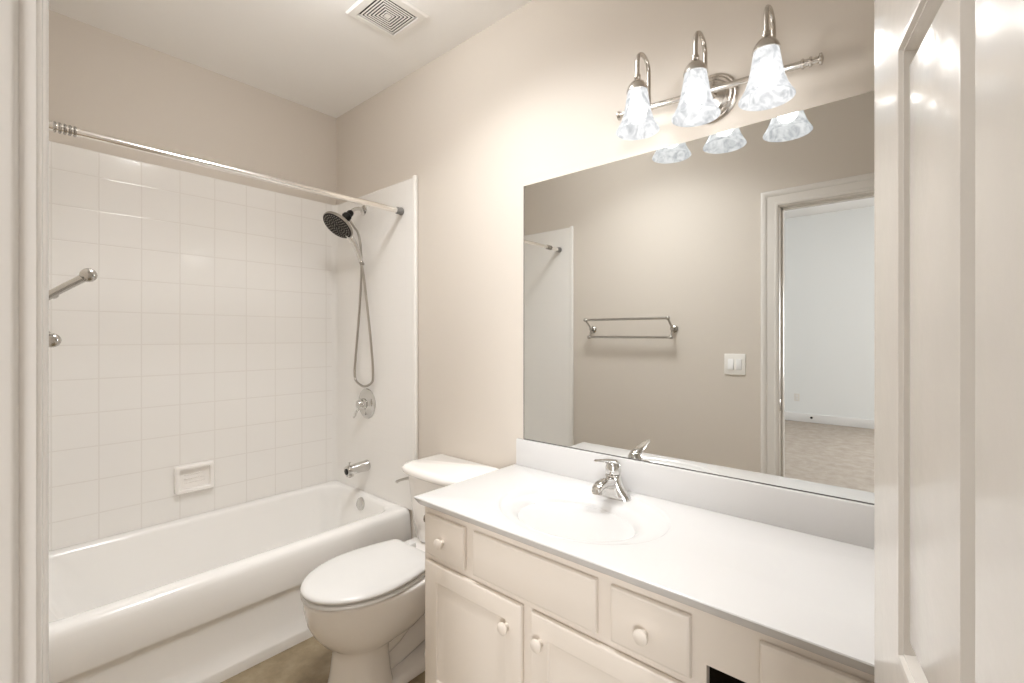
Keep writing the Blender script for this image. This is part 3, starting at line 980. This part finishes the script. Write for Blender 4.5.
# lever handle: dome and a blade rising forward
bm = bmesh.new()
lathe(bm, [(0.0205, 0.0795), (0.0255, 0.082), (0.0270, 0.090), (0.0265, 0.104), (0.0220, 0.118), (0.012, 0.126), (0.001, 0.128)], (fx, fy, fz), (0, 0, 1), 24)
rings = []
for (x, z, hwid, th) in ((fx + 0.020, fz + 0.106, 0.014, 0.012), (fx - 0.002, fz + 0.117, 0.0210, 0.0125), (fx - 0.035, fz + 0.129, 0.0185, 0.0085), (fx - 0.070, fz + 0.138, 0.0150, 0.0052), (fx - 0.105, fz + 0.146, 0.0120, 0.0040), (fx - 0.118, fz + 0.148, 0.007, 0.0022)):
    rings.append([Vector((x, fy + hwid * cos(2 * pi * k / 16), z + th * sin(2 * pi * k / 16))) for k in range(16)])
loft(bm, rings)
obj('lever', bm, M['chrome'], fau, angle=50)

# ------------------------------------------------------------------ small chrome fitting at the vanity's side
fit = root('chrome_fitting', (1.045, VY1, 0.688), 'small round chrome fitting at the left edge of the vanity beside the toilet tank', 'fitting')
bm = bmesh.new(); lathe(bm, [(0.016, 0), (0.016, 0.004), (0.006, 0.008), (0.006, 0.030)], (1.045, VY1, 0.688), (0, 1, 0), 18)
obj('post', bm, M['chrome'], fit)
bm = bmesh.new()
pts = [(1.045 + 0.0135 * cos(a), VY1 + 0.030, 0.688 + 0.0135 * sin(a)) for a in [2 * pi * k / 24 for k in range(25)]]
tube(bm, pts, 0.0032, 8)
obj('ring', bm, M['chrome_dark'], fit)

# ------------------------------------------------------------------ mirror
mir = root('wall_mirror', (W, 0.42, 0.893), 'large frameless wall mirror above the vanity', 'mirror')
bm = B((W - 0.0075, W - 0.001, YF + 0.004, 1.249, 0.8945, 1.967))
obj('mirror_glass', bm, M['mirror'], mir, smooth=False)
bm = bmesh.new()
box(bm, W - 0.0078, W - 0.0012, 1.2492, 1.2525, 0.8925, 1.967)
box(bm, W - 0.0078, W - 0.0012, YF + 0.004, 1.2490, 0.8920, 0.8944)
obj('glass_edge', bm, M['rubber_dark'], mir, smooth=False, label='thin dark edge of the glass')

# ------------------------------------------------------------------ vanity light: plate, bar, three goosenecks with bell shades
lyc, lz, TILT = 0.480, 2.083, 0.053      # the bar hangs a little higher at its left end
lx = W - 0.062
vl = root('vanity_light', (W, lyc, lz), 'brushed nickel vanity light with three lit bell glass shades above the mirror', 'light fixture')
bm = bmesh.new()
lathe(bm, [(0.076, 0), (0.076, 0.006), (0.070, 0.011), (0.066, 0.010), (0.060, 0.016), (0.054, 0.015), (0.046, 0.023), (0.020, 0.028), (0.016, 0.050), (0.014, 0.062)], (W, lyc, lz), (-1, 0, 0), 40, sx=1.0, sy=1.0)
obj('backplate', bm, M['nickel'], vl, angle=30)
bm = bmesh.new()
tube(bm, [(lx, lyc - 0.255, lz - 0.255 * TILT), (lx, lyc + 0.255, lz + 0.255 * TILT)], 0.0095, 16)
obj('bar', bm, M['nickel'], vl)
for s in (-1, 1):
    bm = bmesh.new()
    lathe(bm, [(0.0095, 0), (0.0135, 0.002), (0.0135, 0.006), (0.0095, 0.009), (0.0095, 0.018), (0.013, 0.020), (0.013, 0.024), (0.0085, 0.027), (0.0085, 0.040), (0.0150, 0.043), (0.0150, 0.048), (0.004, 0.052)],
          (lx, lyc + s * 0.250, lz + s * 0.250 * TILT), (0, s, s * TILT), 18)
    obj('finial', bm, M['nickel'], vl)
sxp = W - 0.146     # shades hang this far from the wall
for k, yy in enumerate((lyc + 0.187, lyc + 0.004, lyc - 0.183)):
    bm = bmesh.new()
    dz = (yy - lyc) * TILT
    za = 2.238 + dz
    zt = 2.110 + dz     # top of the glass
    zb = lz + dz
    pts = [(lx, yy, zb - 0.004), (lx, yy, zb + 0.06)]
    rc = (lx - sxp) / 2
    for i in range(0, 11):
        a = pi * i / 10
        pts.append((lx - rc + rc * cos(a), yy, za - rc + rc * 1.0 * sin(a)))
    pts.append((sxp, yy, zt + 0.042))
    tube(bm, pts, 0.0068, 14)
    lathe(bm, [(0.0095, -0.012), (0.0130, -0.008), (0.0130, 0.008), (0.0095, 0.012)], (lx, yy, zb), (0, 1, 0), 16)
    obj('gooseneck_arm', bm, M['nickel'], vl)
    bm = bmesh.new()
    lathe(bm, [(0.007, 0.046), (0.0105, 0.044), (0.0105, 0.036), (0.0075, 0.033), (0.012, 0.028), (0.022, 0.020), (0.030, 0.008), (0.0335, -0.002), (0.0345, -0.008), (0.032, -0.008), (0.030, -0.002), (0.012, 0.018)],
          (sxp, yy, zt), (0, 0, 1), 28)
    obj('shade_holder', bm, M['nickel'], vl)
    bm = bmesh.new()
    po = [(0.0285, 0.0), (0.0315, -0.010), (0.0345, -0.027), (0.0385, -0.053), (0.0440, -0.080), (0.0525, -0.105), (0.0615, -0.1225), (0.0675, -0.132), (0.0680, -0.1345)]
    pi_ = [(max(r - 0.003, 0.001), z) for r, z in reversed(po)]
    lathe(bm, po + pi_, (sxp, yy, zt), (0, 0, 1), 44, cap0=False, cap1=False)
    obj('shade', bm, M['glass'], vl, angle=60)
    bm = bmesh.new()
    lathe(bm, [(0.010, -0.034), (0.013, -0.038), (0.022, -0.046), (0.0275, -0.060), (0.0285, -0.072), (0.026, -0.084), (0.018, -0.094), (0.009, -0.0985), (0.001, -0.0995)], (sxp, yy, zt), (0, 0, 1), 16)
    obj('bulb', bm, M['bulb'], vl)
    bm = bmesh.new()
    lathe(bm, [(0.015, 0.004), (0.015, -0.033), (0.012, -0.036)], (sxp, yy, zt), (0, 0, 1), 16)
    obj('socket', bm, M['plate'], vl)

# ------------------------------------------------------------------ ceiling vent
vx, vy = 1.183, 1.742
ven = root('ceiling_vent', (vx, vy, H), 'white square louvred exhaust vent in the ceiling', 'vent')
bm = bmesh.new()
def sq(h_, z):
    return [Vector((vx - h_, vy - h_, z)), Vector((vx + h_, vy - h_, z)), Vector((vx + h_, vy + h_, z)), Vector((vx - h_, vy + h_, z))]
loft(bm, [sq(0.128, H - 0.0005), sq(0.126, H - 0.004), sq(0.121, H - 0.0095), sq(0.094, H - 0.0125), sq(0.0905, H - 0.0105), sq(0.091, H - 0.0005)], cap0=False, cap1=False)
obj('vent_frame', bm, M['plate'], ven, angle=30)
bm = B((vx - 0.09, vx + 0.09, vy - 0.09, vy + 0.09, H - 0.002, H - 0.0006))
obj('louvre_shade_sheet', bm, M['dark'], ven, smooth=False)  # flat sheet at the ceiling, shade behind the louvres put into its colour
for k in range(6):
    h_ = 0.0835 - k * 0.0122
    bm = bmesh.new()
    loft(bm, [sq(h_, H - 0.0095), sq(h_ - 0.0005, H - 0.0115), sq(h_ - 0.0055, H - 0.0115), sq(h_ - 0.0060, H - 0.0095), sq(h_, H - 0.0095)], cap0=False, cap1=False)
    obj('louvre', bm, M['plate'], ven, smooth=False)
obj('louvre', B((vx - 0.0125, vx + 0.0125, vy - 0.0125, vy + 0.0125, H - 0.0115, H - 0.0095)), M['plate'], ven, smooth=False)
bm = B((vx - 0.006, vx + 0.006, vy - 0.088, vy + 0.088, H - 0.0055, H - 0.004), (vx - 0.088, vx + 0.088, vy - 0.006, vy + 0.006, H - 0.0055, H - 0.004))
obj('louvre_stay', bm, M['dark'], ven, smooth=False)

# ------------------------------------------------------------------ double towel rack on the doorway wall (seen in the mirror and at the left edge)
tr_ = root('towel_rack', (XL, 1.50, 1.375), 'double-bar chrome towel rack on the doorway wall, reflected in the mirror', 'towel rack')
for y in (1.192, 1.805):
    bm = bmesh.new()
    lathe(bm, [(0.026, 0), (0.027, 0.004), (0.021, 0.012), (0.013, 0.016), (0.011, 0.030), (0.014, 0.038), (0.010, 0.046), (0.001, 0.049)], (XL, y, 1.378), (1, 0, 0), 24)
    obj('wall_post', bm, M['satin'], tr_)
    bm = bmesh.new()
    tube(bm, [(XL + 0.034, y, 1.378), (XL + 0.060, y, 1.405), (XL + 0.112, y, 1.446)], 0.0072, 10, 5)
    tube(bm, [(XL + 0.034, y, 1.378), (XL + 0.044, y, 1.350), (XL + 0.062, y, 1.322)], 0.0072, 10, 5)
    obj('bracket_arm', bm, M['satin'], tr_)
for (dx, z) in ((0.112, 1.446), (0.062, 1.322)):
    bm = bmesh.new()
    tube(bm, [(XL + dx, 1.186, z), (XL + dx, 1.811, z)], 0.0085, 14)
    for y, s in ((1.196, -1), (1.801, 1)):
        lathe(bm, [(0.0085, -0.008), (0.0115, -0.004), (0.0130, 0.002), (0.0130, 0.008), (0.0100, 0.015), (0.0060, 0.018), (0.001, 0.019)], (XL + dx, y, z), (0, s, 0), 18)
    obj('towel_bar', bm, M['satin'], tr_)

# ------------------------------------------------------------------ light switch
sw = root('light_switch', (XL, 0.817, 1.158), 'white two-gang rocker light switch on the doorway wall, reflected in the mirror', 'light switch')
obj('cover_plate', B((XL, XL + 0.007, 0.757, 0.878, 1.094, 1.222), bev=0.004, seg=3), M['plate'], sw)
for k, y in enumerate((0.794, 0.840)):
    bm = bmesh.new()
    tilt = 1 if k == 0 else -1
    box(bm, -0.004, 0.005, -0.0165, 0.0165, -0.033, 0.033, bev=0.0015)
    bmesh.ops.transform(bm, matrix=Matrix.Translation((XL + 0.006, y, 1.158)) @ Matrix.Rotation(radians(4.5 * tilt), 4, 'Y'), verts=bm.verts)
    obj('rocker', bm, M['white'], sw)
